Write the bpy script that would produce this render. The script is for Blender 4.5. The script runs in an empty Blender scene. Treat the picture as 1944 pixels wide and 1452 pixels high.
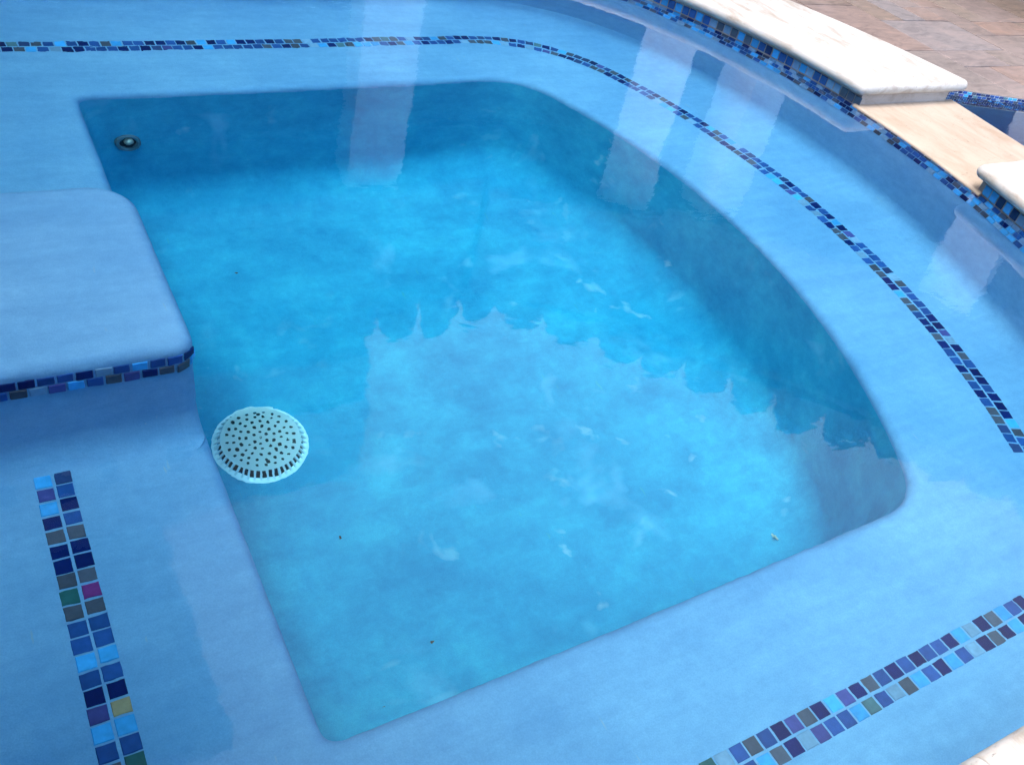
import bpy, bmesh, math, random
from mathutils import Vector, Matrix
R = math.radians
scn = bpy.context.scene
COL = scn.collection
random.seed(7)

# ------------------------------------------------------------------ camera
cam_d = bpy.data.cameras.new("camera")
cam_d.sensor_width = 36.0
cam_d.lens = 1775.1 / 1944 * 36.0
cam_d.clip_start = 0.02
cam_d.clip_end = 2000
cam = bpy.data.objects.new("camera", cam_d)
COL.objects.link(cam)
cF, cR, cU = Vector((0.486, 0.611, -0.625)), Vector((0.856, -0.477, 0.200)), Vector((0.176, 0.632, 0.755))
cF.normalize()
cR = (cR - cF * cR.dot(cF)).normalized()
cU = cR.cross(cF)
M = Matrix((cR, cU, -cF)).transposed().to_4x4()
M.translation = Vector((0, 0, 0.872))
cam.matrix_world = M
scn.camera = cam

# ------------------------------------------------------------------ sky, sun, exposure
SUN_EL, SUN_AZ = 66.0, 188.0           # azimuth measured from +x, counter-clockwise
world = bpy.data.worlds.new("World")
scn.world = world
world.use_nodes = True
wn = world.node_tree
wn.nodes.clear()
sky = wn.nodes.new("ShaderNodeTexSky")
sky.sky_type = 'NISHITA'
sky.sun_disc = False
sky.sun_elevation = R(SUN_EL)
sky.sun_rotation = R(90 - SUN_AZ)
sky.air_density = 1.0
sky.dust_density = 1.5
sky.ozone_density = 1.0
bg = wn.nodes.new("ShaderNodeBackground")
bg.inputs['Strength'].default_value = 0.15
wo = wn.nodes.new("ShaderNodeOutputWorld")
wn.links.new(sky.outputs[0], bg.inputs[0])
# a bright bank of cloud over the house, blue sky elsewhere
tc = wn.nodes.new("ShaderNodeTexCoord")
CL_AZ, CL_EL = 18.0, 42.0
dt = wn.nodes.new("ShaderNodeVectorMath")
dt.operation = 'DOT_PRODUCT'
dt.inputs[1].default_value = (math.cos(R(CL_EL)) * math.cos(R(CL_AZ)), math.cos(R(CL_EL)) * math.sin(R(CL_AZ)), math.sin(R(CL_EL)))
wn.links.new(tc.outputs["Generated"], dt.inputs[0])
cn = wn.nodes.new("ShaderNodeTexNoise")
cn.inputs["Scale"].default_value = 2.6
cn.inputs["Detail"].default_value = 7
cn.inputs["Roughness"].default_value = 0.58
wn.links.new(tc.outputs["Generated"], cn.inputs["Vector"])
ma = wn.nodes.new("ShaderNodeMath")
ma.operation = 'MULTIPLY_ADD'
ma.inputs[1].default_value = 0.45
wn.links.new(cn.outputs["Fac"], ma.inputs[0])
wn.links.new(dt.outputs["Value"], ma.inputs[2])
mr = wn.nodes.new("ShaderNodeMapRange")
mr.interpolation_type = 'SMOOTHSTEP'
mr.inputs["From Min"].default_value = 0.90
mr.inputs["From Max"].default_value = 1.04
wn.links.new(ma.outputs[0], mr.inputs["Value"])
bc = wn.nodes.new("ShaderNodeBackground")
bc.inputs["Color"].default_value = (1.0, 0.99, 0.98, 1)
bc.inputs["Strength"].default_value = 0.31
ms = wn.nodes.new("ShaderNodeMixShader")
wn.links.new(mr.outputs[0], ms.inputs[0])
wn.links.new(bg.outputs[0], ms.inputs[1])
wn.links.new(bc.outputs[0], ms.inputs[2])
wn.links.new(ms.outputs[0], wo.inputs[0])

sun_d = bpy.data.lights.new("sun", 'SUN')
sun_d.energy = 0.9
sun_d.angle = R(30)
sun_d.color = (1.0, 0.975, 0.95)
sun = bpy.data.objects.new("sun", sun_d)
sdir = Vector((math.cos(R(SUN_EL)) * math.cos(R(SUN_AZ)), math.cos(R(SUN_EL)) * math.sin(R(SUN_AZ)), math.sin(R(SUN_EL))))
sun.rotation_euler = sdir.to_track_quat('Z', 'Y').to_euler()
sun.location = sdir * 30
COL.objects.link(sun)

scn.render.engine = 'CYCLES'
scn.view_settings.view_transform = 'Standard'
scn.view_settings.look = 'None'
scn.view_settings.gamma = 1
scn.view_settings.exposure = 2.44
cy = scn.cycles
cy.use_denoising = True
cy.caustics_refractive = True
cy.caustics_reflective = True
cy.blur_glossy = 0.3
cy.max_bounces = 16
cy.transmission_bounces = 12
cy.diffuse_bounces = 5
cy.sample_clamp_indirect = 12

# ------------------------------------------------------------------ helpers
def mesh_obj(name, bm, mat, parent=None, smooth=None, kind=None):
    me = bpy.data.meshes.new(name)
    bm.normal_update()
    bm.to_mesh(me)
    bm.free()
    if mat:
        me.materials.append(mat)
    o = bpy.data.objects.new(name, me)
    COL.objects.link(o)
    if parent:
        o.parent = parent
    if smooth is not None:
        for p in me.polygons:
            p.use_smooth = True
        if smooth < 180:
            me.set_sharp_from_angle(angle=R(smooth))
    if kind:
        o["kind"] = kind
    return o

def empty(name, label, cat, loc=(0, 0, 0), group=None, rz=0):
    o = bpy.data.objects.new(name, None)
    o.empty_display_size = 0.05
    COL.objects.link(o)
    o.location = loc
    o.rotation_euler = (0, 0, rz)
    tag(o, label, cat, group)
    return o

def tag(o, label, cat, group=None):
    o["label"] = label
    o["category"] = cat
    if group:
        o["group"] = group
    return o

def add_box(bm, lo, hi, mat=None):
    vs = [bm.verts.new((x, y, z)) for z in (lo[2], hi[2]) for y in (lo[1], hi[1]) for x in (lo[0], hi[0])]
    if mat:
        for v in vs:
            v.co = mat @ v.co
    fs = [(0, 2, 3, 1), (4, 5, 7, 6), (0, 1, 5, 4), (2, 6, 7, 3), (0, 4, 6, 2), (1, 3, 7, 5)]
    return [bm.faces.new([vs[i] for i in f]) for f in fs]

def add_prism(bm, pts, z0, z1):
    a = [bm.verts.new((p[0], p[1], z0)) for p in pts]
    b = [bm.verts.new((p[0], p[1], z1)) for p in pts]
    n = len(pts)
    for i in range(n):
        j = (i + 1) % n
        bm.faces.new((a[i], a[j], b[j], b[i]))
    bm.faces.new(a[::-1])
    bm.faces.new(b)
    return a, b

def loft(bm, rings, closed=True, cap_last=False):
    vr = [[bm.verts.new(p) for p in r] for r in rings]
    n = len(vr[0])
    for a, b in zip(vr[:-1], vr[1:]):
        for i in range(n if closed else n - 1):
            j = (i + 1) % n
            bm.faces.new((a[i], b[i], b[j], a[j]))
    if cap_last:
        bm.faces.new(vr[-1])
    return vr

def bez(p0, c, p1, n):
    out = []
    for k in range(n + 1):
        t = k / n
        out.append((p0 * (1 - t) ** 2 + c * 2 * t * (1 - t) + p1 * t * t))
    return out

N_ST, N_ARC, N_CO = 22, 64, 10
def outline(xl, yb, yn, circ, tc, o=0.0):
    """Rounded D: left side x=xl, back y=yb, near y=yn, right side an arc. o insets it. Clockwise from near-left."""
    if len(circ) == 3:
        circ = (circ[0], circ[2], circ[0], circ[2], circ[1])
    c1, R1, c2, R2, ya = circ
    xl, yb, yn, R1, R2 = xl + o, yb - o, yn + o, R1 - o, R2 - o
    cR = lambda y: (c1, R1) if y >= ya else (c2, R2)
    def arcx(y):
        c, r = cR(y)
        return c + math.sqrt(max(r * r - (y - ya) ** 2, 0))
    NL, BL = Vector((xl, yn)), Vector((xl, yb))
    BR, NR = Vector((arcx(yb), yb)), Vector((arcx(yn), yn))
    aB, aN = math.asin((yb - ya) / R1), math.asin((yn - ya) / R2)
    tNL, tBL, tBR, tNR = tc
    def A(a):
        c, r = (c1, R1) if a >= 0 else (c2, R2)
        return Vector((c + r * math.cos(a), ya + r * math.sin(a)))
    a0, a1 = aB - tBR / R1, aN + tNR / R2
    pts = []
    def line(p, q, n):
        for k in range(1, n):
            pts.append(p.lerp(q, k / n))
    s0, s1 = NL + Vector((0, tNL)), BL - Vector((0, tBL))
    line(s0, s1, N_ST)
    pts.extend(bez(s1, BL, BL + Vector((tBL, 0)), N_CO))
    p, q = BL + Vector((tBL, 0)), BR - Vector((tBR, 0))
    line(p, q, N_ST)
    pts.extend(bez(q, BR, A(a0), N_CO))
    for k in range(1, N_ARC):
        pts.append(A(a0 + (a1 - a0) * k / N_ARC))
    p, q = NR - Vector((tNR, 0)), NL + Vector((tNL, 0))
    pts.extend(bez(A(a1), NR, p, N_CO))
    line(p, q, N_ST)
    pts.extend(bez(q, NL, s0, N_CO))
    return pts

def ring(pts, z):
    return [(p.x, p.y, z) for p in pts]

def inside(poly, x, y):
    c = False
    n = len(poly)
    for i in range(n):
        x1, y1 = poly[i][0], poly[i][1]
        x2, y2 = poly[i - 1][0], poly[i - 1][1]
        if (y1 > y) != (y2 > y) and x < (x2 - x1) * (y - y1) / (y2 - y1) + x1:
            c = not c
    return c

# ------------------------------------------------------------------ materials
def new_mat(name):
    m = bpy.data.materials.new(name)
    m.use_nodes = True
    nt = m.node_tree
    return m, nt, nt.nodes["Principled BSDF"]

def nd(nt, typ, **kw):
    n = nt.nodes.new(typ)
    for k, v in kw.items():
        if k.startswith("i_"):
            n.inputs[k[2:].replace("_", " ")].default_value = v
        else:
            setattr(n, k, v)
    return n

def ramp(nt, stops, interp='LINEAR'):
    r = nt.nodes.new("ShaderNodeValToRGB")
    r.color_ramp.interpolation = interp
    e = r.color_ramp.elements
    while len(e) < len(stops):
        e.new(0.5)
    for el, (p, c) in zip(e, stops):
        el.position = p
        el.color = (*c, 1) if len(c) == 3 else c
    return r

def mix(nt, a, b, fac, mode='MIX'):
    m = nt.nodes.new("ShaderNodeMix")
    m.data_type = 'RGBA'
    m.blend_type = mode
    for i, v in ((0, fac), (6, a), (7, b)):
        if hasattr(v, "is_linked") or hasattr(v, "links"):
            nt.links.new(v, m.inputs[i])
        elif i == 0:
            m.inputs[i].default_value = v
        else:
            m.inputs[i].default_value = (*v, 1)
    return m.outputs[2]

def coords(nt):
    g = nt.nodes.new("ShaderNodeNewGeometry")
    return g.outputs["Position"]

def noise(nt, vec, scale, detail=4, rough=0.55, dist=0.0):
    n = nd(nt, "ShaderNodeTexNoise")
    n.inputs["Scale"].default_value = scale
    n.inputs["Detail"].default_value = detail
    n.inputs["Roughness"].default_value = rough
    n.inputs["Distortion"].default_value = dist
    nt.links.new(vec, n.inputs["Vector"])
    return n.outputs["Fac"]

def stretch(nt, vec, s, rot=0):
    m = nt.nodes.new("ShaderNodeMapping")
    m.inputs["Scale"].default_value = s
    m.inputs["Rotation"].default_value = (0, 0, rot)
    nt.links.new(vec, m.inputs["Vector"])
    return m.outputs[0]

def bump(nt, bsdf, h, dist, strength=1.0):
    b = nt.nodes.new("ShaderNodeBump")
    b.inputs["Distance"].default_value = dist
    b.inputs["Strength"].default_value = strength
    nt.links.new(h, b.inputs["Height"])
    nt.links.new(b.outputs[0], bsdf.inputs["Normal"])

PLASTER = (0.145, 0.322, 0.535)
def plaster_mat(name, flecks):
    m, nt, bs = new_mat(name)
    P = coords(nt)
    n1 = noise(nt, P, 2.6, 6, 0.62, 0.1)
    n2 = noise(nt, stretch(nt, P, (2.5, 14.0, 10.0), R(8)), 2.4, 6, 0.62, 0.1)
    n3 = noise(nt, P, 48, 5, 0.68)
    dk = tuple(c * k for c, k in zip(PLASTER, (0.78, 0.87, 0.93)))
    lt = tuple(min(1, c * k) for c, k in zip(PLASTER, (1.18, 1.12, 1.08)))
    r1 = ramp(nt, [(0.34, dk), (0.68, lt)])
    nt.links.new(n1, r1.inputs[0])
    r2 = ramp(nt, [(0.38, (0.86, 0.90, 0.93)), (0.62, (1.10, 1.08, 1.05))])
    nt.links.new(n2, r2.inputs[0])
    c = mix(nt, r1.outputs[0], r2.outputs[0], 0.4 if flecks else 0.5, 'MULTIPLY')
    r3 = ramp(nt, [(0.35, (0.90, 0.92, 0.94)), (0.65, (1.09, 1.07, 1.05))])
    nt.links.new(n3, r3.inputs[0])
    c = mix(nt, c, r3.outputs[0], 0.6, 'MULTIPLY')
    n4 = noise(nt, P, 420, 2, 0.6)
    r4 = ramp(nt, [(0.3, (0.88, 0.90, 0.92)), (0.7, (1.10, 1.09, 1.07))])
    nt.links.new(n4, r4.inputs[0])
    c = mix(nt, c, r4.outputs[0], 0.8, 'MULTIPLY')
    # small dark scratches
    sc = noise(nt, stretch(nt, P, (30, 5, 30), R(35)), 3.0, 2, 0.5)
    rs = ramp(nt, [(0.74, (0, 0, 0)), (0.80, (1, 1, 1))])
    nt.links.new(sc, rs.inputs[0])
    c = mix(nt, c, (0.20, 0.33, 0.45), rs.outputs[0])
    if flecks:
        c = mix(nt, c, (0.25, 0.97, 0.93), 1.0, 'MULTIPLY')
        big = noise(nt, P, 7.0, 10, 0.74, 0.1)
        rb = ramp(nt, [(0.36, (0.66, 0.80, 0.87)), (0.50, (0.97, 0.98, 0.99)), (0.64, (1.35, 1.17, 1.08))])
        nt.links.new(big, rb.inputs[0])
        c = mix(nt, c, rb.outputs[0], 0.9, 'MULTIPLY')
        for s, lo, hi, colr in ((6.2, 0.64, 0.74, (0.36, 0.58, 0.75)), (4.1, 0.62, 0.70, (0.24, 0.50, 0.72)), (8.4, 0.65, 0.72, (0.50, 0.60, 0.68))):
            f = noise(nt, stretch(nt, P, (1.0, 1.0, 1.0), s), s, 3, 0.6, 0.4)
            rf = ramp(nt, [(lo, (0, 0, 0)), (hi, (1, 1, 1))])
            nt.links.new(f, rf.inputs[0])
            clus = noise(nt, P, 1.9, 3, 0.5)
            rc = ramp(nt, [(0.40, (0, 0, 0)), (0.66, (0.42, 0.42, 0.42))])
            nt.links.new(clus, rc.inputs[0])
            fac = mix(nt, rf.outputs[0], rc.outputs[0], 1.0, 'MULTIPLY')
            c = mix(nt, c, colr, fac)
    nt.links.new(c, bs.inputs["Base Color"])
    bs.inputs["Roughness"].default_value = 0.75
    bs.inputs["Specular IOR Level"].default_value = 0.1
    bump(nt, bs, noise(nt, P, 14, 6, 0.65), 0.004, 0.6)
    return m

m_plaster = plaster_mat("blue_plaster", False)
m_floor = plaster_mat("mottled_blue_plaster", True)

def water_mat(name, absorb, density, amp):
    m, nt, bs = new_mat(name)
    nt.nodes.remove(bs)
    out = nt.nodes["Material Output"]
    gl = nt.nodes.new("ShaderNodeBsdfGlass")
    gl.inputs["IOR"].default_value = 1.333
    gl.inputs["Roughness"].default_value = 0.0
    gl.inputs["Color"].default_value = (1, 1, 1, 1)
    P = coords(nt)
    a = noise(nt, P, 2.6, 1.5, 0.5, 0.3)
    b = noise(nt, stretch(nt, P, (1, 1.7, 1), R(30)), 14, 2.5, 0.55, 0.4)
    # a few livelier patches
    w = ramp(nt, [(0.50, (0.22, 0.22, 0.22)), (0.74, (0.6, 0.6, 0.6))])
    nt.links.new(noise(nt, P, 1.3, 1, 0.5), w.inputs[0])
    bb = mix(nt, b, w.outputs[0], 1.0, 'MULTIPLY')
    b1 = nt.nodes.new("ShaderNodeBump")
    b1.inputs["Distance"].default_value = amp * 2.2
    nt.links.new(a, b1.inputs["Height"])
    b2 = nt.nodes.new("ShaderNodeBump")
    b2.inputs["Distance"].default_value = amp
    nt.links.new(bb, b2.inputs["Height"])
    nt.links.new(b1.outputs[0], b2.inputs["Normal"])
    nt.links.new(b2.outputs[0], gl.inputs["Normal"])
    nt.links.new(gl.outputs[0], out.inputs["Surface"])
    va = nt.nodes.new("ShaderNodeVolumeAbsorption")
    va.inputs["Color"].default_value = (*absorb, 1)
    va.inputs["Density"].default_value = density
    nt.links.new(va.outputs[0], out.inputs["Volume"])
    return m

m_water = water_mat("spa_water", (0.05, 0.93, 0.985), 0.60, 0.0009)
m_pool = water_mat("pool_water", (0.04, 0.62, 0.82), 2.2, 0.0025)

def stone_mat(name, base, vein, dirt, rough=0.55):
    m, nt, bs = new_mat(name)
    P = coords(nt)
    n1 = noise(nt, stretch(nt, P, (5, 1.6, 8), R(-25)), 4.2, 8, 0.68, 0.5)
    r = ramp(nt, [(0.30, vein), (0.55, base), (0.8, tuple(min(0.95, c * 1.06) for c in base))])
    nt.links.new(n1, r.inputs[0])
    c = r.outputs[0]
    n2 = noise(nt, P, 4.5, 6, 0.66, 0.4)
    r2 = ramp(nt, [(0.60, (0, 0, 0)), (0.78, (0.75, 0.75, 0.75))])
    nt.links.new(n2, r2.inputs[0])
    c = mix(nt, c, dirt, r2.outputs[0])
    pit = noise(nt, stretch(nt, P, (1, 2.2, 1.5), R(-25)), 75, 3, 0.6)
    rp = ramp(nt, [(0.70, (0, 0, 0)), (0.78, (1, 1, 1))])
    nt.links.new(pit, rp.inputs[0])
    c = mix(nt, c, tuple(v * 0.35 for v in vein), rp.outputs[0])
    nt.links.new(c, bs.inputs["Base Color"])
    bs.inputs["Roughness"].default_value = rough
    inv = ramp(nt, [(0.62, (1, 1, 1)), (0.80, (0, 0, 0))])
    nt.links.new(pit, inv.inputs[0])
    bump(nt, bs, inv.outputs[0], 0.002, 0.8)
    return m

m_coping = stone_mat("pale_travertine", (0.43, 0.40, 0.365), (0.27, 0.225, 0.18), (0.30, 0.235, 0.17), 0.6)
m_slab = stone_mat("warm_travertine", (0.375, 0.30, 0.232), (0.30, 0.225, 0.16), (0.25, 0.15, 0.085), 0.45)
m_riser = stone_mat("rough_travertine", (0.33, 0.29, 0.265), (0.25, 0.21, 0.18), (0.27, 0.21, 0.165), 0.7)

def tile_mat(name, rough, spec):
    m, nt, bs = new_mat(name)
    a = nd(nt, "ShaderNodeAttribute", attribute_name="tint")
    P = coords(nt)
    r = ramp(nt, [(0.3, (0.82, 0.82, 0.82)), (0.7, (1.15, 1.15, 1.15))])
    nt.links.new(noise(nt, P, 90, 2), r.inputs[0])
    c = mix(nt, a.outputs["Color"], r.outputs[0], 0.6, 'MULTIPLY')
    nt.links.new(c, bs.inputs["Base Color"])
    bs.inputs["Roughness"].default_value = rough
    bs.inputs["Specular IOR Level"].default_value = spec
    return m
m_tile = tile_mat("glass_mosaic", 0.15, 0.5)
m_tilewet = tile_mat("submerged_glass_mosaic", 0.3, 0.03)

def plain(name, colr, rough=0.6, var=0.12, scale=12, bumpd=0.0):
    m, nt, bs = new_mat(name)
    P = coords(nt)
    r = ramp(nt, [(0.3, tuple(c * (1 - var) for c in colr)), (0.7, tuple(min(1, c * (1 + var)) for c in colr))])
    f = noise(nt, P, scale, 5, 0.6)
    nt.links.new(f, r.inputs[0])
    nt.links.new(r.outputs[0], bs.inputs["Base Color"])
    bs.inputs["Roughness"].default_value = rough
    if bumpd:
        bump(nt, bs, f, bumpd)
    return m

m_grout = plain("grout", (0.55, 0.60, 0.64), 0.8)
m_grout_wet = plain("submerged_grout", (0.48, 0.62, 0.68), 0.8)
m_white = plain("white_plastic", (0.93, 0.94, 0.96), 0.35, 0.04)
m_dark = plain("dark_cavity", (0.015, 0.02, 0.03), 0.8)
m_steel = plain("jet_metal", (0.30, 0.31, 0.30), 0.35)
m_leaf = plain("dead_leaf", (0.07, 0.05, 0.03), 0.7, 0.4, 200)
m_petal = plain("pale_debris", (0.55, 0.50, 0.42), 0.7, 0.2, 200)
m_stucco = plain("white_stucco", (0.54, 0.55, 0.56), 0.8, 0.06, 20)
m_shadewall = plain("shaded_tan_stucco", (0.22, 0.18, 0.15), 0.8, 0.1, 10)  # darkened tan holds the lanai's shade in its colour
m_wood = plain("brown_soffit", (0.10, 0.07, 0.05), 0.7, 0.2)
m_roof = plain("clay_roof_tile", (0.10, 0.065, 0.05), 0.8, 0.25, 6)
m_grass = plain("lawn", (0.06, 0.10, 0.03), 0.9, 0.4, 3)
m_glassdark = plain("dark_glass", (0.02, 0.025, 0.03), 0.1)

def deck_mat():
    m, nt, bs = new_mat("deck_stone")
    g = nt.nodes.new("ShaderNodeNewGeometry")
    P = g.outputs["Position"]
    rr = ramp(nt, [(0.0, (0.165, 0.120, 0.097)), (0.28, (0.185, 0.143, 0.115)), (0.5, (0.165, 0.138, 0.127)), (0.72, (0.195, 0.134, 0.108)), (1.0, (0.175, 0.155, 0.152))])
    nt.links.new(g.outputs["Random Per Island"], rr.inputs[0])
    n = noise(nt, stretch(nt, P, (1.6, 4.5, 1), R(-35)), 3.6, 9, 0.70, 1.4)
    r = ramp(nt, [(0.32, (0.62, 0.58, 0.57)), (0.5, (1, 0.98, 0.96)), (0.66, (1.35, 1.24, 1.16))])
    nt.links.new(n, r.inputs[0])
    c = mix(nt, rr.outputs[0], r.outputs[0], 0.85, 'MULTIPLY')
    n2 = noise(nt, P, 2.2, 4, 0.6, 0.6)
    r2 = ramp(nt, [(0.5, (0, 0, 0)), (0.72, (0.6, 0.6, 0.6))])
    nt.links.new(n2, r2.inputs[0])
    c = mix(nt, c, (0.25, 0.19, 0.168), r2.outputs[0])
    nt.links.new(c, bs.inputs["Base Color"])
    bs.inputs["Roughness"].default_value = 0.6
    bump(nt, bs, n, 0.004, 0.6)
    return m
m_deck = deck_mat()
m_deckgrout = plain("deck_grout", (0.15, 0.13, 0.115), 0.9)

# ------------------------------------------------------------------ mosaic tiles
TINT = {
    'n': (0.003, 0.018, 0.14), 'b': (0.022, 0.095, 0.35), 's': (0.06, 0.44, 0.95), 'l': (0.22, 0.40, 0.62),
    'g': (0.085, 0.105, 0.16), 'p': (0.075, 0.085, 0.32), 'm': (0.24, 0.05, 0.26), 'e': (0.03, 0.14, 0.15),
    'o': (0.42, 0.36, 0.22), 't': (0.10, 0.22, 0.27), 'k': (0.03, 0.065, 0.20)}
def pick():
    return random.choices('nbslgpkt', (19, 36, 10, 4, 19, 2, 6, 2))[0]

def pick_light():
    return random.choices('nbslg', (12, 26, 22, 18, 18))[0]

class Tiles:
    def __init__(self):
        self.bm = bmesh.new()
        self.lay = self.bm.loops.layers.float_color.new("tint")
    def add(self, c, u, v, n, w, h, t, key=None):
        """thin glass tile centred on the backing at c; u along the row, v across it, n out of the surface"""
        key = key or pick()
        base = tuple(x * 0.72 for x in TINT[key])
        k = random.uniform(0.82, 1.2)
        colr = tuple(min(1, x * k) for x in base) + (1,)
        w *= random.uniform(0.95, 1.03)
        h *= random.uniform(0.95, 1.03)
        c = c + u * random.uniform(-0.0006, 0.0006) + v * random.uniform(-0.0005, 0.0005)
        e = min(w, h) * 0.045
        lo, hi = [], []
        for sx, sy in ((-1, -1), (1, -1), (1, 1), (-1, 1)):
            lo.append(self.bm.verts.new(c + u * (sx * w / 2) + v * (sy * h / 2)))
            hi.append(self.bm.verts.new(c + u * (sx * (w / 2 - e)) + v * (sy * (h / 2 - e)) + n * t))
        fs = [self.bm.faces.new(hi)]
        for i in range(4):
            j = (i + 1) % 4
            fs.append(self.bm.faces.new((lo[i], lo[j], hi[j], hi[i])))
        for f in fs:
            for l in f.loops:
                l[self.lay] = colr
    def build(self, name, parent, mat=None):
        bmesh.ops.recalc_face_normals(self.bm, faces=self.bm.faces[:])
        return mesh_obj(name, self.bm, mat or m_tile, parent)

def resample(path, pitch, start=0.0):
    """points and tangents every pitch metres along an open 2-D path"""
    out, d, acc = [], start, 0.0
    for a, b in zip(path[:-1], path[1:]):
        L = (b - a).length
        if L < 1e-9:
            continue
        while d <= acc + L:
            out.append((a.lerp(b, (d - acc) / L), (b - a) / L))
            d += pitch
        acc += L
    return out

# ------------------------------------------------------------------ the spa basin
WALL_C = (0.40, 1.865, 0.13, 2.135, 1.60)
WALL = dict(xl=-0.22, yb=2.785, yn=0.075, circ=WALL_C, tc=(0.15, 0.15, 0.40, 0.35))
EDGE = dict(xl=0.3075, yb=2.236, yn=0.572, circ=(0.036, 1.433, 1.674), tc=(0.03, 0.03, 0.12, 0.085))
OUTER = dict(xl=-0.72, yb=3.28, yn=-0.42, circ=(-0.02, 1.2, 2.765), tc=(0.2, 0.2, 0.5, 0.5))
def W(o=0.0, grow=0.0):
    d = dict(WALL); d['tc'] = tuple(t + grow for t in d['tc'])
    return outline(o=o, **d)
def E(o=0.0, grow=0.0):
    d = dict(EDGE); d['tc'] = tuple(t + grow for t in d['tc'])
    d['xl'] += min(o, 0.03) - o          # the left side stays steep, the others slope and cove widely
    return outline(o=o, **d)
def O(o=0.0):
    return outline(o=o, **OUTER)
Z_BENCH, Z_FLOOR, Z_WALLTOP = -0.435, -0.905, -0.012

spa = empty("spa", "raised plaster spa with blue benches, mosaic bands and deep foot well", "spa", (0, 0, 0))
# the wall leans in a little below the waterline
WS = lambda z: max(0.0, -z) * 0.27
# shell wall: outer skin, flat top under the coping, inner face down to the cove
bm = bmesh.new()
rings = [ring(O(0.09), -1.9), ring(O(0.09), Z_WALLTOP), ring(W(-0.0015), Z_WALLTOP), ring(W(WS(-0.07)), -0.07), ring(W(0.030), -0.16), ring(W(0.034), -0.37)]
loft(bm, rings)
mesh_obj("shell_wall", bm, m_plaster, spa, 50)
# bench: cove, seat, rounded lip
bm = bmesh.new()
rings = [ring(W(0.034), -0.37)]
for k in range(1, 9):
    a = k / 8 * math.pi / 2
    rings.append(ring(W(0.034 + 0.06 * (1 - math.cos(a)), 0.02), -0.37 + (Z_BENCH + 0.37) * math.sin(a)))
wI, eI = W(0.094, 0.02), E(-0.022)
for t in (0.15, 0.35, 0.6, 0.85):
    rings.append([(p.x + (q.x - p.x) * t, p.y + (q.y - p.y) * t, Z_BENCH - 0.002 * t) for p, q in zip(wI, eI)])
rr = 0.022
for k in range(0, 8):
    a = k / 7 * math.pi / 2
    rings.append(ring(E(-rr + rr * math.sin(a)), Z_BENCH - 0.002 - rr * (1 - math.cos(a))))
loft(bm, rings)
mesh_obj("bench", bm, m_plaster, spa, 60)
# foot well: sides, cove, floor
bm = bmesh.new()
z0 = Z_BENCH - 0.002 - rr
ZCV = Z_FLOOR + 0.12
rings = []
for k in range(0, 9):
    t = k / 8
    rings.append(ring(E(0.045 * t, 0.04 * t), z0 + (ZCV - z0) * t))
for k in range(1, 9):
    a = k / 8 * math.pi / 2
    rings.append(ring(E(0.045 + 0.15 * (1 - math.cos(a)), 0.04 + 0.08 * math.sin(a)), ZCV + (Z_FLOOR - ZCV) * math.sin(a)))
last = E(0.195, 0.12)
cen = Vector((0.95, 1.38))
for t in (0.12, 0.3, 0.5, 0.7, 0.88):
    rings.append([(p.x + (cen.x - p.x) * t, p.y + (cen.y - p.y) * t, Z_FLOOR - 0.006 * t) for p in last])
loft(bm, rings, cap_last=True)
mesh_obj("foot_well", bm, m_floor, spa, 60)

P1 = 0.0266
# inlaid bands in the seat: a grout bed and two rows of glass tiles
def flat_band(rows, keys, parent, z=Z_BENCH, name="inlaid_tile_band"):
    T = Tiles()
    for (path, start, end), ks in zip(rows, keys):
        pts = resample(path, P1, start)
        for i, (p, t) in enumerate(pts):
            if end is not None and i >= end:
                break
            u = Vector((t.x, t.y, 0))
            v = Vector((-t.y, t.x, 0))
            key = ks[i] if ks and i < len(ks) else None
            T.add(Vector((p.x, p.y, z - 0.0005)), u, v, Vector((0, 0, 1)), 0.0238, 0.0240, 0.0012, key)
    return T.build(name, parent, m_tilewet)

STRIP_O = outline(-0.9, 2.496, 0.3255, (-0.016, 1.453, 2.0214), (0.02, 0.02, 0.26, 0.26))
STRIP_I = outline(-0.9, 2.468, 0.354, (-0.016, 1.453, 1.993), (0.02, 0.02, 0.26, 0.26))
i0 = (N_ST - 1) + (N_CO + 1)          # first point of the back line
iA = i0 + (N_ST - 1)                  # back-right corner starts
iB = iA + (N_CO + 1) + (N_ARC - 1)    # arc ends
iC = iB + (N_CO + 1)
def cut(path, cond):
    return [p for p in path if cond(p)]
def band_path(pts, a, b):
    return pts[a:b]
flat_band([(band_path(STRIP_O, i0, iA + N_CO + 6), 0.0, None), (band_path(STRIP_I, i0, iA + N_CO + 6), 0.012, None)], [None, None], spa)
j = iA + N_CO + 6
flat_band([(band_path(STRIP_O, j - 1, iB + 1), P1 * 0.5, None), (band_path(STRIP_I, j - 1, iB + 1), P1 * 0.75, None)], [None, None], spa)
# near band, read off the photograph tile by tile
nu = 'ps' 'eb' 'gbnpgns' 'pngbnbnbbnslngsbn'
nl = 'ns' 'bsgnlpbpstblgstnsblngns'
x0 = 0.8295 - 3 * P1
def straight(p, q):
    return [Vector(p), Vector(q)]
flat_band([(straight((x0, 0.3255), (1.74, 0.3255)), 0, None), (straight((x0 + 0.002, 0.297), (1.74, 0.297)), 0, None)],
          ['selbgbnpgnspngbnbnbbnslngsbn', 'bsnbsgnlpbbstblgsbnsblngns'], spa)
# left band
flat_band([(straight((0.0815, 1.0886 + P1), (0.0815, 0.33)), 0, None), (straight((0.0537, 1.087 + P1), (0.0537, 0.33)), 0, None)],
          ['kbnbgnngmgbbsbnosbe', 'spsngnngegbbsbnpsbgb'], spa)

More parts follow.
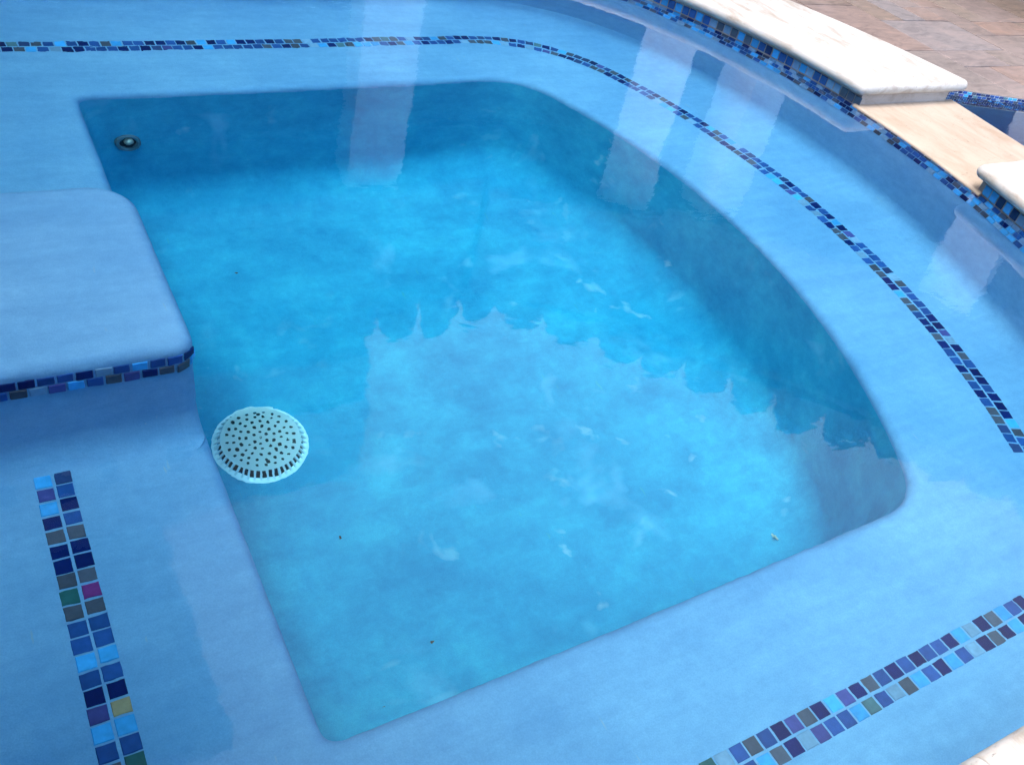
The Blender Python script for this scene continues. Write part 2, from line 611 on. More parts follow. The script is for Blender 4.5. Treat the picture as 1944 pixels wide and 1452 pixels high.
# waterline band: bricks round the whole wall, squares under the coping
arc = W(0.0)
start = 2
path_all = arc[start:iC + N_ST - 2]
YS0, YS1 = 1.190, 1.640                # the spillway gap
gap = lambda p: p.x > 1.9 and YS0 < p.y < YS1
T = Tiles()
for row, z in enumerate((-0.0135, -0.0400, -0.0665)):
    o_ = WS(z)
    for p, t in resample(W(o_)[start:iC + N_ST - 2], P1, P1 / 2 if row % 2 == 0 else 0.0):
        u = Vector((t.x, t.y, 0)); n = Vector((t.y, -t.x, 0.27)).normalized()
        v = u.cross(n).normalized()
        T.add(Vector((p.x, p.y, z)) + n * 0.0008, u, v, n, 0.0240, 0.0236, 0.0014, pick_light())
T.build("submerged_tile_band", spa, m_tilewet)
T = Tiles()
past = False
for p, t in resample(path_all, P1, 0.0):
    if p.x > 1.9 and YS0 - 0.012 < p.y < YS1 + 0.012:
        if not past:
            T.build("waterline_square_band", spa)
            T = Tiles()
            past = True
        continue
    u = Vector((t.x, t.y, 0)); n = Vector((t.y, -t.x, 0))
    T.add(Vector((p.x, p.y, 0.0150)) + n * 0.0005, u, Vector((0, 0, 1)), n, 0.0243, 0.0247, 0.0014, pick_light())
T.build("waterline_square_band", spa)

# ------------------------------------------------------------------ entry step
step = empty("entry_step", "pale blue square underwater step with rounded corners, above the left bench", "step", (0.03, 1.41, Z_BENCH))
def step_outline(o, yf):
    x0_, x1, y0, y1 = -0.24, 0.304 - o, yf + o, 1.676 - o
    pts = []
    def co(c, a0, r, n=8):
        for k in range(n + 1):
            a = a0 + k / n * math.pi / 2
            pts.append(Vector((c[0] + r * math.cos(a), c[1] + r * math.sin(a))))
    rf, rb = max(0.035 - o, 0.004), max(0.085 - o, 0.01)
    for k in range(12):
        pts.append(Vector((x0_ + (x1 - rf - x0_) * k / 12, y0)))
    co((x1 - rf, y0 + rf), -math.pi / 2, rf)
    for k in range(1, 12):
        pts.append(Vector((x1, y0 + rf + (y1 - rb - y0 - rf) * k / 12)))
    co((x1 - rb, y1 - rb), 0, rb)
    for k in range(1, 13):
        pts.append(Vector((x1 - rb + (x0_ - x1 + rb) * k / 12, y1)))
    return pts
bm = bmesh.new()
loc = Vector((0.03, 1.41, Z_BENCH))
ZT = -0.195
rings = [[(p.x, p.y, -0.45) for p in step_outline(0, 1.112)]]
for k in range(0, 10):
    a = k / 9 * math.pi / 2
    rings.append([(p.x, p.y, -0.4365 + 0.075 * (1 - math.cos(a))) for p in step_outline(0, 1.112 + 0.058 * math.sin(a))])
rings.append([(p.x, p.y, -0.290) for p in step_outline(0, 1.184)])
rings.append([(p.x, p.y, ZT - 0.024) for p in step_outline(0, 1.184)])
for k in range(1, 9):
    a = k / 8 * math.pi / 2
    rings.append([(p.x, p.y, ZT - 0.024 + 0.024 * math.sin(a)) for p in step_outline(0.024 * (1 - math.cos(a)), 1.184)])
base = step_outline(0.024, 1.184)
cc = Vector((0.0, 1.41))
for t in (0.2, 0.5, 0.8):
    rings.append([(p.x + (cc.x - p.x) * t, p.y + (cc.y - p.y) * t, ZT) for p in base])
rings = [[(x - loc.x, y - loc.y, z - loc.z) for x, y, z in r] for r in rings]
loft(bm, rings, cap_last=True)
bmesh.ops.recalc_face_normals(bm, faces=bm.faces[:])
mesh_obj("tread", bm, m_plaster, step, 60)
T = Tiles()
so = [p for p in step_outline(0, 1.184)][:12 + 8]
for row, (z, ks) in enumerate(((-0.230, None), (-0.2566, None))):
    pts = resample(so, 0.0266, 0.004 if row == 0 else 0.018)
    seq = 'ngkbpnbsbnnbbnlbsbbn' if row == 0 else 'gnbglpsbgpnggs'
    pad = len(pts) - len(seq)
    for i, (p, t) in enumerate(pts):
        u = Vector((t.x, t.y, 0)); n = Vector((t.y, -t.x, 0))
        key = seq[i - pad] if 0 <= i - pad < len(seq) else None
        T.add(Vector((p.x, p.y, z)) + n * -0.0005 - loc + Vector((0, 0.0 if row == 0 else -0.001, 0)), u, Vector((0, 0, 1)), n, 0.0240, 0.0240, 0.0022, key)
T.build("tile_band", step, m_tilewet)

# ------------------------------------------------------------------ spa water
bm = bmesh.new()
add_prism(bm, W(-0.05), -1.1, 0.0)
bmesh.ops.recalc_face_normals(bm, faces=bm.faces[:])
mesh_obj("spa_water", bm, m_water, None, None, 'structure')

# ------------------------------------------------------------------ coping
def slab_stone(name, inner, outer, z0, z1, r_in, r_out, r_end, mat, parent, cap0=True, cap1=True):
    """stone between two plan curves with bullnosed long edges; sections lofted along, ends rounded the same way"""
    n = len(inner)
    h = z1 - z0
    def section(p, q, shrink, dz0):
        d = (q - p).normalized()
        pts = []
        for (rad, sgn, org) in ((r_in, -1, p), (r_out, 1, q)):
            rad = min(rad, h / 2 * 0.999)
            arcn = 7
            cs = []
            for k in range(arcn):
                a = k / (arcn - 1) * math.pi / 2
                cs.append((rad * (1 - math.cos(a)), rad * math.sin(a)))
            up, lowp = [], []
            for (dx, dz) in cs:
                inset = rad - dz if False else rad * (1 - math.sin(math.acos(min(1, 1 - dx / rad)))) if rad > 0 else 0
                up.append((inset, h / 2 - dx))
                lowp.append((inset, -h / 2 + dx))
            prof = up + lowp[::-1]
            if sgn < 0:
                prof = prof[::-1]
            for inset, zz in prof:
                pts.append(org - d * (sgn * inset) if True else None)
                pts[-1] = (pts[-1].x, pts[-1].y, zz)
        return pts
    zc = (z0 + z1) / 2
    secs = []
    for p, q in zip(inner, outer):
        secs.append(section(p, q, 0, 0))
    # rounded ends: extra sections pushed outward with reduced height
    def end(i, j):
        p, q = inner[i], outer[i]
        tdir = ((inner[i] + outer[i]) - (inner[j] + outer[j])).normalized()
        out = []
        for k in range(1, 7):
            a = k / 6 * math.pi / 2
            adv, sc = r_end * math.sin(a), 1 - (r_end / (h / 2)) * (1 - math.cos(a)) if r_end < h / 2 else math.cos(a) * 0.999 + 0.001
            ins = r_end * (1 - math.cos(a))
            base = section(p, q, 0, 0)
            c = Vector(((p.x + q.x) / 2, (p.y + q.y) / 2))
            L = (q - p).length / 2
            s2 = (L - ins) / L
            out.append([(c.x + (x - c.x) * s2 + tdir.x * adv, c.y + (y - c.y) * s2 + tdir.y * adv, z * sc) for x, y, z in base])
        return out
    allsec = (end(0, 1)[::-1] if cap0 else []) + secs + (end(n - 1, n - 2) if cap1 else [])
    bm = bmesh.new()
    vr = [[bm.verts.new((x, y, z + zc)) for x, y, z in s] for s in allsec]
    m = len(vr[0])
    for a, b in zip(vr[:-1], vr[1:]):
        for i in range(m):
            j = (i + 1) % m
            bm.faces.new((a[i], a[j], b[j], b[i]))
    bm.faces.new(vr[0])
    bm.faces.new(vr[-1][::-1])
    bmesh.ops.remove_doubles(bm, verts=bm.verts[:], dist=0.0002)
    bmesh.ops.recalc_face_normals(bm, faces=bm.faces[:])
    return mesh_obj(name, bm, mat, parent, 42)

ZC0, ZC1 = 0.038, 0.073
nose = W(0.032)
outr = O(0.0)
def outer_at(p):
    """point on the outer edge reached by leaving the nose at right angles"""
    best, bd = None, 9
    n = normal_at(p)
    for k in range(len(outr)):
        a, b = outr[k], outr[(k + 1) % len(outr)]
        # intersect p + s n with a + t (b-a)
        d = b - a
        den = n.x * -d.y + n.y * d.x
        if abs(den) < 1e-9:
            continue
        r_ = a - p
        s = (r_.x * -d.y + r_.y * d.x) / den
        t = (n.x * r_.y - n.y * r_.x) / den
        if s > 0 and -1e-6 <= t <= 1.000001 and s < bd:
            bd, best = s, p + n * s
    return best
def normal_at(p):
    k = min(range(len(nose)), key=lambda i: (nose[i] - p).length)
    t = (nose[(k + 1) % len(nose)] - nose[k - 1]).normalized()
    return Vector((-t.y, t.x))

stones = []
def coping_stone(label, path, ends_axis=None, lo=None, hi=None, riser_ends=(0, 0), cap=(True, True), r_end=0.0168):
    mid = path[len(path) // 2]
    st = empty("coping_stone", label, "coping stone", (mid.x, mid.y, ZC0), "travertine coping stones round the spa")
    inner = path
    outer = [outer_at(p) for p in path]
    if ends_axis is not None:
        for idx in ends_axis:
            outer[idx] = Vector((outer[idx].x, inner[idx].y))
    o_ = Vector((mid.x, mid.y))
    sh = lambda L: [p - o_ for p in L]
    slab_stone("bullnose_slab", sh(inner), sh(outer), 0.0, ZC1 - ZC0, 0.0172, 0.016, r_end, m_coping, st, cap[0], cap[1])
    # riser block that carries the stone
    wi, wo_ = [], []
    for p, q in zip(inner, outer):
        d = (q - p).normalized()
        wi.append(p + d * 0.0327 - o_)
        wo_.append(q - d * 0.055 - o_)
    for idx, off in ((0, riser_ends[0]), (-1, riser_ends[1])):
        wi[idx] = wi[idx] + Vector((0, off)); wo_[idx] = wo_[idx] + Vector((0, off))
    bm = bmesh.new()
    zb, zt = Z_WALLTOP + 0.001 - ZC0, -0.0005
    vr = []
    for p, q in zip(wi, wo_):
        vr.append([bm.verts.new((p.x, p.y, zb)), bm.verts.new((p.x, p.y, zt)), bm.verts.new((q.x, q.y, zt)), bm.verts.new((q.x, q.y, zb))])
    for a, b in zip(vr[:-1], vr[1:]):
        for i in range(4):
            jj = (i + 1) % 4
            bm.faces.new((a[i], a[jj], b[jj], b[i]))
    bm.faces.new(vr[0]); bm.faces.new(vr[-1])
    bmesh.ops.recalc_face_normals(bm, faces=bm.faces[:])
    mesh_obj("riser", bm, m_riser, st)
    return st

def path_between(cond, extra0=None, extra1=None):
    L = [p for p in nose if cond(p)]
    if extra0 is not None:
        L = [extra0] + L
    if extra1 is not None:
        L = L + [extra1]
    return L
def nose_x(y):
    cx, Rr = (WALL_C[0], WALL_C[1] - 0.032) if y >= WALL_C[4] else (WALL_C[2], WALL_C[3] - 0.032)
    return cx + math.sqrt(Rr * Rr - (y - WALL_C[4]) ** 2)
Y_L, Y_R = 1.645, 1.182
pl = [p for k, p in enumerate(nose[:iB]) if p.y > (0.85 if k < iA else Y_L + 0.02)] + [Vector((nose_x(Y_L), Y_L))]
coping_stone("long curved white travertine coping stone above the waterline mosaic, ending at the spillway", pl, (-1,), riser_ends=(0, 0.002))
pr_ = [Vector((nose_x(Y_R), Y_R))] + [p for p in nose[iA:iC + 6] if p.y < Y_R - 0.02 and p.x > 1.58]
coping_stone("short travertine coping stone with rounded end, right of the spillway slab", pr_, (0,), riser_ends=(-0.002, 0))
XJ = 0.820
near_path = lambda a, b: [Vector((b + (a - b) * k / 10, 0.122)) for k in range(11)]
# near side: straight stones meeting at a joint
def straight_stone(label, x0_, x1_):
    st = empty("coping_stone", label, "coping stone", ((x0_ + x1_) / 2, 0.122, ZC0), "travertine coping stones round the spa")
    half = (x1_ - x0_) / 2 - 0.0035
    inn = [Vector((half - 2 * half * k / 10, 0)) for k in range(11)]
    out = [Vector((p.x, -0.56)) for p in inn]
    slab_stone("bullnose_slab", inn, out, 0, ZC1 - ZC0, 0.0172, 0.016, 0.003, m_coping, st)
    bm = bmesh.new()
    add_box(bm, (-half - 0.003, -0.42, Z_WALLTOP + 0.001 - ZC0), (half + 0.003, -0.0465, -0.0005))
    mesh_obj("riser", bm, m_riser, st)
straight_stone("near travertine coping stone left of the joint at the lower right", -0.24, XJ)
straight_stone("near travertine coping stone right of the joint at the lower right", XJ, 1.55)

# spillway slab
ys = [1.655 - (1.655 - 1.165) * k / 16 for k in range(17)]
inn = [Vector((nose_x(y) + 0.032 - 0.012, y)) for y in ys]
out = [Vector((2.696 + (y - 1.634) * 0.100, y)) for y in ys]
c0 = Vector((2.45, 1.4))
sp = slab_stone("spillway_slab", [p - c0 for p in inn], [p - c0 for p in out], Z_WALLTOP + 0.001, 0.006, 0.0078, 0.007, 0.002, m_slab, None)
sp.location = (2.45, 1.4, 0)
tag(sp, "low warm beige spillway slab between two raised coping stones", "spillway slab")

# ------------------------------------------------------------------ drain cover
DR = (0.482, 1.376, Z_FLOOR - 0.004)
dr = empty("drain_cover", "round white perforated drain cover on the spa floor", "drain cover", DR)
dr.scale = (0.955, 0.955, 1.0)
bm = bmesh.new()
def circle(r, z, n=96, wob=0.0):
    return [((r + wob * (k % 2)) * math.cos(2 * math.pi * k / n), (r + wob * (k % 2)) * math.sin(2 * math.pi * k / n), z) for k in range(n)]
# flange on the floor
loft(bm, [circle(0.104, -0.002), circle(0.104, 0.004), circle(0.101, 0.006), circle(0.092, 0.007), circle(0.092, -0.002)])
bmesh.ops.recalc_face_normals(bm, faces=bm.faces[:])
mesh_obj("flange", bm, m_white, dr, 40)
# ring of slot bars
bm = bmesh.new()
NB = 44
for k in range(NB):
    a = 2 * math.pi * k / NB
    mt = Matrix.Rotation(a, 4, 'Z')
    w = 0.0022
    v = [mt @ Vector(p) for p in ((0.101, -w, 0.005), (0.101, w, 0.005), (0.0845, w, 0.026), (0.0845, -w, 0.026),
                                  (0.096, -w, 0.005), (0.096, w, 0.005), (0.080, w, 0.024), (0.080, -w, 0.024))]
    vs = [bm.verts.new(p) for p in v]
    for f in ((0, 1, 2, 3), (5, 4, 7, 6), (0, 4, 5, 1), (1, 5, 6, 2), (2, 6, 7, 3), (3, 7, 4, 0)):
        bm.faces.new([vs[i] for i in f])
bmesh.ops.recalc_face_normals(bm, faces=bm.faces[:])
mesh_obj("slotted_rim", bm, m_white, dr)
# domed top plate with holes left open
bm = bmesh.new()
fine = 1
hole_list0 = [(0.0, 0.0, 0.003)]
zt = lambda r: 0.0305 - 0.0050 * (r / 0.086) ** 2
hole_rings = [(0.0, 1), (0.0155, 6), (0.030, 11), (0.045, 16), (0.0585, 20), (0.072, 24)]
NA, NR_ = 300, 62
RM = 0.086
hole_list = list(hole_list0)
for r_, n_ in hole_rings[1:]:
    for k in range(n_):
        a = 2 * math.pi * (k + random.uniform(-0.04, 0.04)) / n_ - r_ * 20 + r_ * 40
        hole_list.append((r_ * math.cos(a) + random.uniform(-.0004, .0004), r_ * math.sin(a) + random.uniform(-.0004, .0004), random.choice((0.0033, 0.0036, 0.0036, 0.0040))))
hole_list.append((0.014, 0.064, 0.0048)); hole_list.append((-0.004, -0.064, 0.0045))
NRG, NAG = 64, 300
rad = [RM * (i / NRG) for i in range(NRG + 1)]
pv = [[bm.verts.new((r * math.cos(2 * math.pi * k / NAG), r * math.sin(2 * math.pi * k / NAG), zt(r))) for k in range(NAG)] for r in rad[1:]]
c0_ = bm.verts.new((0, 0, zt(0)))
for i in range(NRG - 1):
    rm = (rad[i + 1] + rad[i + 2]) / 2
    for k in range(NAG):
        a = 2 * math.pi * (k + 0.5) / NAG
        x, y = rm * math.cos(a), rm * math.sin(a)
        if any((x - hx) ** 2 + (y - hy) ** 2 < hr * hr for hx, hy, hr in hole_list):
            continue
        k2 = (k + 1) % NAG
        bm.faces.new((pv[i][k], pv[i + 1][k], pv[i + 1][k2], pv[i][k2]))
for k in range(NAG):
    bm.faces.new((c0_, pv[0][k], pv[0][(k + 1) % NAG]))
ret = bmesh.ops.solidify(bm, geom=bm.faces[:], thickness=0.004)
mesh_obj("perforated_plate", bm, m_white, dr, 40)
bm = bmesh.new()
bmesh.ops.create_cone(bm, cap_ends=True, segments=64, radius1=0.0915, radius2=0.076, depth=0.016, matrix=Matrix.Translation((0, 0, 0.0085)))
mesh_obj("dark_sump", bm, m_dark, dr, 40)

# ------------------------------------------------------------------ return jet in the back side of the foot well
jet = empty("return_jet", "small round return jet fitting in the dark back side of the foot well", "jet", (0.409, 2.206, -0.64))
jet.rotation_euler = (R(82), 0, 0)
bm = bmesh.new()
loft(bm, [circle(0.030, -0.004, 40), circle(0.030, 0.003, 40), circle(0.027, 0.006, 40), circle(0.021, 0.006, 40), circle(0.019, -0.004, 40)])
bmesh.ops.recalc_face_normals(bm, faces=bm.faces[:])
mesh_obj("flange_ring", bm, plain("jet_ring", (0.07, 0.12, 0.17), 0.5), jet, 40)
bm = bmesh.new()
bmesh.ops.create_cone(bm, cap_ends=True, segments=32, radius1=0.0195, radius2=0.0195, depth=0.004, matrix=Matrix.Translation((0, 0, -0.002)))
mesh_obj("throat", bm, m_dark, jet)
bm = bmesh.new()
bmesh.ops.create_uvsphere(bm, u_segments=24, v_segments=12, radius=0.012, matrix=Matrix.Translation((0.002, 0.004, 0.0)))
mesh_obj("nozzle_ball", bm, m_steel, jet, 180)

# ------------------------------------------------------------------ bits lying on the floor
def debris(name, label, cat, x, y, s, mat, z=Z_FLOOR, seed=0, group=None):
    rnd = random.Random(seed)
    bm = bmesh.new()
    n = 9
    top, bot = [], []
    for k in range(n):
        a = 2 * math.pi * k / n
        r = s * rnd.uniform(0.5, 1.0) * (1.0 if k % 3 else 0.7)
        top.append(bm.verts.new((r * math.cos(a) * 1.5, r * math.sin(a), s * rnd.uniform(0.1, 0.5))))
        bot.append(bm.verts.new((r * math.cos(a) * 1.4, r * math.sin(a) * 0.9, 0.0)))
    for k in range(n):
        j = (k + 1) % n
        bm.faces.new((bot[k], bot[j], top[j], top[k]))
    bm.faces.new(top); bm.faces.new(bot[::-1])
    o = mesh_obj(name, bm, mat)
    o.location = (x, y, z)
    o.rotation_euler = (0, 0, rnd.uniform(0, 6))
    tag(o, label, cat, group)
    return o

# ------------------------------------------------------------------ lower pool, deck and ground
ZD = -0.45
edge_y = lambda x: 2.62 - 0.345 * (x - 4.284)
hug = [(0.0 + 2.52 * math.cos(R(a)), 1.3 + 2.52 * math.sin(R(a))) for a in range(-38, 60, 4)]
hug = [p for p in hug if p[1] < edge_y(p[0])]
xh = hug[-1][0] - 0.03
pool_poly = [(xh, edge_y(xh)), (9.5, edge_y(9.5)), (9.5, -7.5), (1.95, -7.5)] + hug
outer_poly = [(p.x, p.y) for p in O(0.06)]
from mathutils.geometry import delaunay_2d_cdt
def sheet(name, size, z, mat, holes, kind='structure', grid=0):
    vs = [Vector(p) for p in ((-size, -size), (size, -size), (size, size), (-size, size))]
    es = [(0, 1), (1, 2), (2, 3), (3, 0)]
    for h in holes:
        b = len(vs)
        vs += [Vector((p[0], p[1])) for p in h]
        es += [(b + i, b + (i + 1) % len(h)) for i in range(len(h))]
    ov, oe, of, *_ = delaunay_2d_cdt(vs, es, [], 0, 1e-6)
    bm = bmesh.new()
    bv = [bm.verts.new((v.x, v.y, z)) for v in ov]
    for f in of:
        cx = sum(ov[i].x for i in f) / len(f); cyy = sum(ov[i].y for i in f) / len(f)
        if any(inside(h, cx, cyy) for h in holes):
            continue
        bm.faces.new([bv[i] for i in f])
    bmesh.ops.recalc_face_normals(bm, faces=bm.faces[:])
    for f in bm.faces:
        if f.normal.z < 0:
            f.normal_flip()
    return mesh_obj(name, bm, mat, None, None, kind)
sheet("ground", 400, ZD - 0.03, m_grass, [[(-9, -9), (11, -9), (11, 10), (-9, 10)]])
sheet("deck_bed", 12, ZD - 0.006, m_deckgrout, [pool_poly, outer_poly])
# paving: stones of a few sizes packed on a 0.2 m module
bm = bmesh.new()
mod = 0.205
gx0, gy0, nx, ny = -5.0, -8.0, 72, 84
occ = set()
rs = random.Random(4)
def clip(poly):
    out = []
    f = lambda p: p[1] - edge_y(p[0])
    for k in range(len(poly)):
        a, b = poly[k - 1], poly[k]
        fa, fb = f(a), f(b)
        if (fa >= 0) != (fb >= 0):
            t = fa / (fa - fb)
            out.append((a[0] + (b[0] - a[0]) * t, a[1] + (b[1] - a[1]) * t))
        if fb >= 0:
            out.append(b)
    return out
outer_full = [(p.x, p.y) for p in O(0.0)]
for jy in range(ny):
    for ix in range(nx):
        if (ix, jy) in occ:
            continue
        for w, h in rs.sample([(2, 1), (2, 2), (3, 2), (1, 1), (2, 3), (1, 2), (2, 1), (3, 2)], 8) + [(1, 1)]:
            cells = [(ix + a, jy + b) for a in range(w) for b in range(h)]
            if all(c not in occ and c[0] < nx and c[1] < ny for c in cells):
                break
        occ.update(cells)
        g = 0.0035
        xa, ya = gx0 + ix * mod + g, gy0 + jy * mod + g
        xb, yb_ = gx0 + (ix + w) * mod - g, gy0 + (jy + h) * mod - g
        cxx, cyy = (xa + xb) / 2, (ya + yb_) / 2
        if inside(outer_full, cxx, cyy):
            continue
        if xa > 9.6:
            continue
        e = 0.003
        jit = lambda: rs.uniform(-0.003, 0.003)
        poly = [(xa + jit(), ya + jit()), (xb + jit(), ya + jit()), (xb + jit(), yb_ + jit()), (xa + jit(), yb_ + jit())]
        if xb > 1.95 and cyy > -7.5 and min(p[1] - edge_y(p[0]) for p in poly) < 0:
            if xa < 1.95:
                continue
            poly = clip(poly)
        if len(poly) < 3:
            continue
        zt_ = ZD + rs.uniform(-0.001, 0.001)
        mx = sum(p[0] for p in poly) / len(poly); my = sum(p[1] for p in poly) / len(poly)
        lo = [bm.verts.new((p[0], p[1], ZD - 0.02)) for p in poly]
        md = [bm.verts.new((p[0], p[1], zt_ - 0.002)) for p in poly]
        hi = [bm.verts.new((mx + (p[0] - mx) * 0.985, my + (p[1] - my) * 0.985, zt_)) for p in poly]
        n = len(poly)
        for k in range(n):
            j2 = (k + 1) % n
            bm.faces.new((lo[k], lo[j2], md[j2], md[k]))
            bm.faces.new((md[k], md[j2], hi[j2], hi[k]))
        bm.faces.new(hi)
bmesh.ops.recalc_face_normals(bm, faces=bm.faces[:])
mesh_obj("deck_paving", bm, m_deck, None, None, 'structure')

pool = empty("lower_pool", "lower pool with mosaic band under the stone deck, behind the spillway slab", "pool", (4.3, 2.6, ZD))
po = Vector((4.3, 2.6, ZD))
bm = bmesh.new()
pts = [Vector((p[0], p[1])) for p in pool_poly]
rings = [[(p.x - po.x, p.y - po.y, z - po.z) for p in pts] for z in (ZD - 0.004, -1.95)]
loft(bm, rings, cap_last=True)
mesh_obj("pool_shell", bm, m_plaster, pool)
T = Tiles()
pa, pb = Vector((xh, edge_y(xh))), Vector((7.5, edge_y(7.5)))
for row, (z, h_) in enumerate([(-0.4615, 0.0112), (-0.4748, 0.0112)] + [(-0.4905 - 0.0170 * k, 0.0145) for k in range(7)]):
    for p, t in resample([pa, pb], P1, P1 / 2 if row % 2 else 0):
        u = Vector((t.x, t.y, 0)); n = Vector((t.y, -t.x, 0))
        T.add(Vector((p.x, p.y, z)) + n * 0.0005 - po, u, Vector((0, 0, 1)), n, 0.0236, h_, 0.0022)
T.build("pool_tile_band", pool)
bm = bmesh.new()
pq = [pa, pb, pb - Vector((0.345, 1)).normalized() * 0.0002, pa - Vector((0.345, 1)).normalized() * 0.0002]
add_prism(bm, [p - po.xy for p in pq], -0.62 - po.z, -0.4555 - po.z)
bmesh.ops.recalc_face_normals(bm, faces=bm.faces[:])
mesh_obj("grout_bed", bm, m_grout, pool)
bm = bmesh.new()
wp = [(xh - 0.02, edge_y(xh) + 0.03), (9.55, edge_y(9.55) + 0.03), (9.55, -7.55), (1.93, -7.55)] + [(x - 0.02, y) for x, y in hug]
add_prism(bm, wp, -2.0, -0.4815)
bmesh.ops.recalc_face_normals(bm, faces=bm.faces[:])
mesh_obj("pool_water", bm, m_pool, None, None, 'structure')

# ------------------------------------------------------------------ the house seen mirrored in the water
house = empty("house", "white house with lanai columns and barrel tile roof, mirrored in the spa water", "house", (3.0, 6.0, ZD))
ho = Vector((3.0, 6.0, ZD))
def hbox(name, lo, hi, mat, rz=0.0):
    bm = bmesh.new()
    c = (Vector(lo) + Vector(hi)) / 2
    d = (Vector(hi) - Vector(lo)) / 2
    add_box(bm, -d, d, Matrix.Rotation(rz, 4, 'Z'))
    bmesh.ops.recalc_face_normals(bm, faces=bm.faces[:])
    o = mesh_obj(name, bm, mat, house)
    o.location = c - ho
    return o
def beam(p, q, w, z0, z1):
    bm = bmesh.new()
    d = (q - p).normalized(); n = Vector((-d.y, d.x)) * (w / 2)
    add_prism(bm, [p - n - ho.xy, q - n - ho.xy, q + n - ho.xy, p + n - ho.xy], z0 - ho.z, z1 - ho.z)
    bmesh.ops.recalc_face_normals(bm, faces=bm.faces[:])
    mesh_obj("beam", bm, m_wood, house)
def column(x, y, w, rz):
    hbox("column", (x - w / 2, y - w / 2, ZD), (x + w / 2, y + w / 2, 2.28), m_stucco, rz)
    hbox("column_base", (x - w / 2 - 0.03, y - w / 2 - 0.03, ZD), (x + w / 2 + 0.03, y + w / 2 + 0.03, ZD + 0.18), m_stucco, rz)
for az, d, w, rz in ((64.5, 5.9, 0.36, R(-10)), (47.5, 6.5, 0.36, R(45)), (42.1, 6.7, 0.33, R(0)), (26.4, 7.0, 0.38, R(20))):
    column(d * math.cos(R(az)), d * math.sin(R(az)), w, rz)
pc = lambda az, d: Vector((d * math.cos(R(az)), d * math.sin(R(az))))
beam(Vector((-6.0, 5.21)), pc(65, 5.75) + Vector((0.9, 0)), 0.26, 2.282, 3.178)
beam(pc(65, 5.75) + Vector((0.95, -0.12)), pc(44.9, 6.42), 0.26, 2.282, 3.178)
beam(pc(44.6, 6.5), pc(26.2, 7.0) + (pc(26.2, 7.0) - pc(44.6, 6.5)) * 0.9, 0.26, 2.282, 3.178)
# eave line (plan) and roof
eave = [Vector((-6.0, 5.03)), Vector((3.65, 5.03)), Vector((4.28, 4.49)), Vector((6.50, 1.98)), Vector((9.1, -1.06))]
backl = [Vector((-6.0, 9.5)), Vector((6.6, 9.5)), Vector((8.4, 7.6)), Vector((10.6, 5.4)), Vector((12.5, 3.0))]
bm = bmesh.new()
a = [bm.verts.new((p.x - ho.x, p.y - ho.y, 3.18 - ho.z)) for p in eave]
b = [bm.verts.new((p.x - ho.x, p.y - ho.y, 3.18 - ho.z)) for p in backl]
a2 = [bm.verts.new((p.x - ho.x, p.y - ho.y, 3.23 - ho.z)) for p in eave]
b2 = [bm.verts.new((p.x - ho.x, p.y - ho.y, 3.23 - ho.z)) for p in backl]
for i in range(len(eave) - 1):
    bm.faces.new((a[i], a[i + 1], b[i + 1], b[i]))
    bm.faces.new((a2[i], a2[i + 1], b2[i + 1], b2[i]))
    bm.faces.new((a[i], a[i + 1], a2[i + 1], a2[i]))
bmesh.ops.recalc_face_normals(bm, faces=bm.faces[:])
mesh_obj("soffit", bm, m_wood, house)
bm = bmesh.new()
for i in range(len(eave) - 1):
    p, q, pb_, qb = eave[i], eave[i + 1], backl[i], backl[i + 1]
    L = (q - p).length
    nT = max(2, int(L / 0.34))
    amp = [random.uniform(0.55, 1.0) for _ in range(nT + 1)]
    m_ = nT * 12
    front, back_ = [], []
    for k in range(m_ + 1):
        s = k / m_
        w_ = abs(math.sin(math.pi * s * nT)) ** 0.45
        lift = 0.32 - 0.30 * (1 - w_) * amp[int(round(s * nT))]
        f_ = p.lerp(q, s); g_ = pb_.lerp(qb, s)
        nrm = (f_ - g_).normalized()
        f_ = f_ + nrm * 0.04
        row = [(f_.x, f_.y, 3.235 + lift * 0.1), (f_.x, f_.y, 3.215 + lift), (g_.x, g_.y, 5.0 + lift)]
        front.append([bm.verts.new((x - ho.x, y - ho.y, z - ho.z)) for x, y, z in row])
    for k in range(m_):
        for r_ in range(2):
            bm.faces.new((front[k][r_], front[k + 1][r_], front[k + 1][r_ + 1], front[k][r_ + 1]))
bmesh.ops.recalc_face_normals(bm, faces=bm.faces[:])
mesh_obj("roof", bm, m_roof, house)
# back wall of the lanai, shade put into its dark colour, with dark openings
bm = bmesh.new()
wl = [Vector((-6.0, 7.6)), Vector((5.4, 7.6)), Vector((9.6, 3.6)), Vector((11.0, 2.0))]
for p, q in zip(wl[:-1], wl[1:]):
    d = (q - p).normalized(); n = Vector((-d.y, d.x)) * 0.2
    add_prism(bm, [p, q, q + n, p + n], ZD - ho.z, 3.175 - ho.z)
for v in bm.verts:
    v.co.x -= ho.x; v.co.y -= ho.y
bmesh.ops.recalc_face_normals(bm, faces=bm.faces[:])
mesh_obj("wall", bm, m_shadewall, house)
for x in (-2.4, 0.2, 2.8):
    f = hbox("window", (x - 0.9, 7.53, ZD + 0.1), (x + 0.9, 7.60, 1.9), m_stucco)
    bm = bmesh.new()
    add_box(bm, (-0.83, -0.045, -1.05), (0.83, -0.036, 1.05))
    mesh_obj("pane", bm, m_glassdark, f)
hbox("added_side_wing", (-6.0, -1.55, ZD), (-1.7, 4.6, 3.0), m_shadewall)  # unseen wing with roof, added to block light from the left
hbox("added_rear_wing", (-6.0, -5.5, ZD), (0.1, -1.6, 2.4), m_shadewall)  # unseen wing with roof, added to shade the near left of the spa
hbox("added_side_wing_roof", (-6.3, -1.3, 3.002), (-1.35, 4.6, 3.15), m_roof)
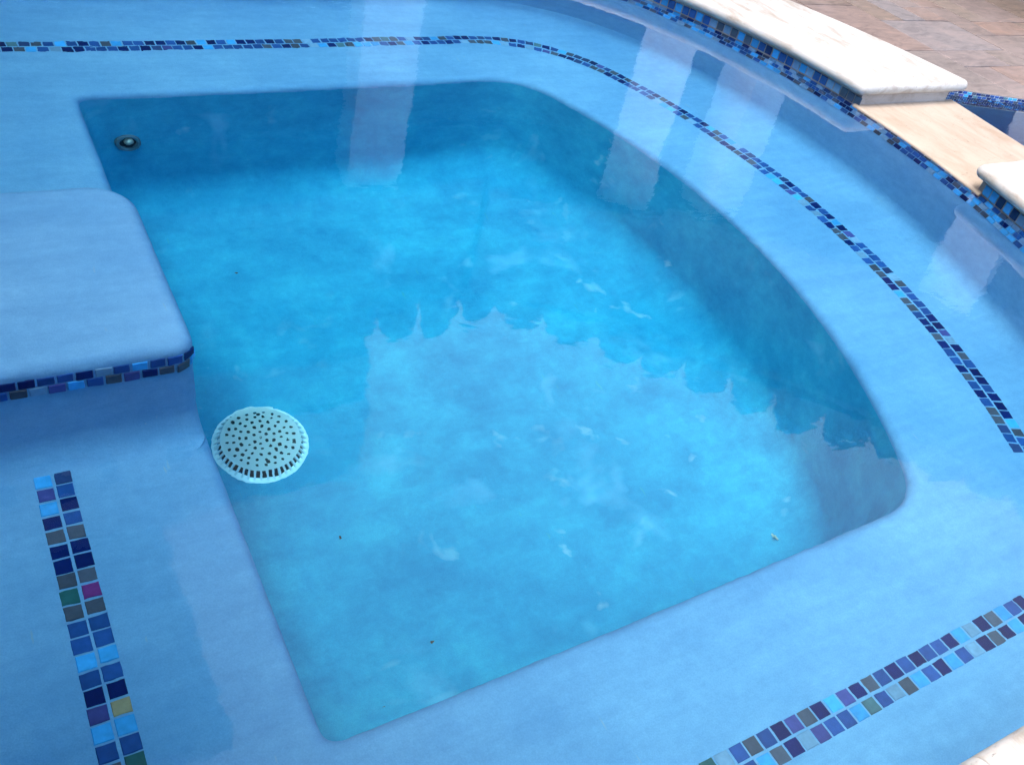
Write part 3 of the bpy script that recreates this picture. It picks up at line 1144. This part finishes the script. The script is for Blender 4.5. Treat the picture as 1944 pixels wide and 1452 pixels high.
hbox("added_rear_wing_roof", (-6.3, -5.8, 2.402), (0.4, -1.302, 2.55), m_roof)
# upper storey on the left: dark wall, pale parapet band with small drain openings
hbox("upper_wall", (-6.0, 4.80, 3.43), (2.46, 9.2, 3.86), m_shadewall)
band = hbox("parapet_band", (-6.0, 4.74, 3.862), (2.50, 9.2, 4.68), m_stucco)
hbox("overhang", (-6.0, 2.95, 4.682), (0.95, 9.2, 4.84), m_wood)
for x, w, z0, z1 in ((1.27, 0.10, 3.90, 4.03), (1.08, 0.16, 3.93, 4.12), (0.62, 0.10, 3.92, 4.10), (0.30, 0.22, 3.93, 4.16), (0.02, 0.10, 3.93, 4.12), (-0.5, 0.16, 3.93, 4.12)):
    hbox("scupper", (x - w / 2, 4.70, z0), (x + w / 2, 4.739, z1), m_dark)

blocker = empty("shade_blocker_wall", "added unseen stucco wall with a stone cap, shading the near left corner of the spa", "wall", (-0.6, 0.0, ZD))  # added out of view to cast shade on the lower-left bench
bm = bmesh.new()
add_box(bm, (-0.30, -0.95, 0.0), (0.33, 0.80, 1.72))
bmesh.ops.recalc_face_normals(bm, faces=bm.faces[:])
mesh_obj("wall_body", bm, m_shadewall, blocker)
bm = bmesh.new()
add_box(bm, (-0.34, -0.99, 1.721), (0.36, 0.83, 1.77))
bmesh.ops.bevel(bm, geom=bm.edges[:], offset=0.012, segments=3, affect='EDGES')
bmesh.ops.recalc_face_normals(bm, faces=bm.faces[:])
mesh_obj("cap", bm, m_coping, blocker)

# ------------------------------------------------------------------ bits on the spa floor
debris("dead_leaf_bit", "tiny dark leaf bit on the spa floor, farthest back beside the step", "leaf bit", 0.583, 1.889, 0.004, m_leaf, seed=1)
debris("dead_leaf_bit", "tiny dark leaf bit on the floor nearest the near left corner", "leaf bit", 0.506, 0.748, 0.0042, m_leaf, seed=2)
debris("dead_leaf_bit", "tiny dark leaf bit on the floor in front of the near bench edge", "leaf bit", 0.635, 0.831, 0.004, m_leaf, seed=3)
debris("dead_leaf_bit", "tiny dark sliver on the floor close to the drain cover", "leaf bit", 0.557, 1.106, 0.0038, m_leaf, seed=4)
debris("pale_leaf_bit", "small pale brown leaf bit near the right end of the near bench edge", "leaf bit", 1.405, 0.752, 0.006, m_petal, z=Z_FLOOR + 0.03, seed=5)
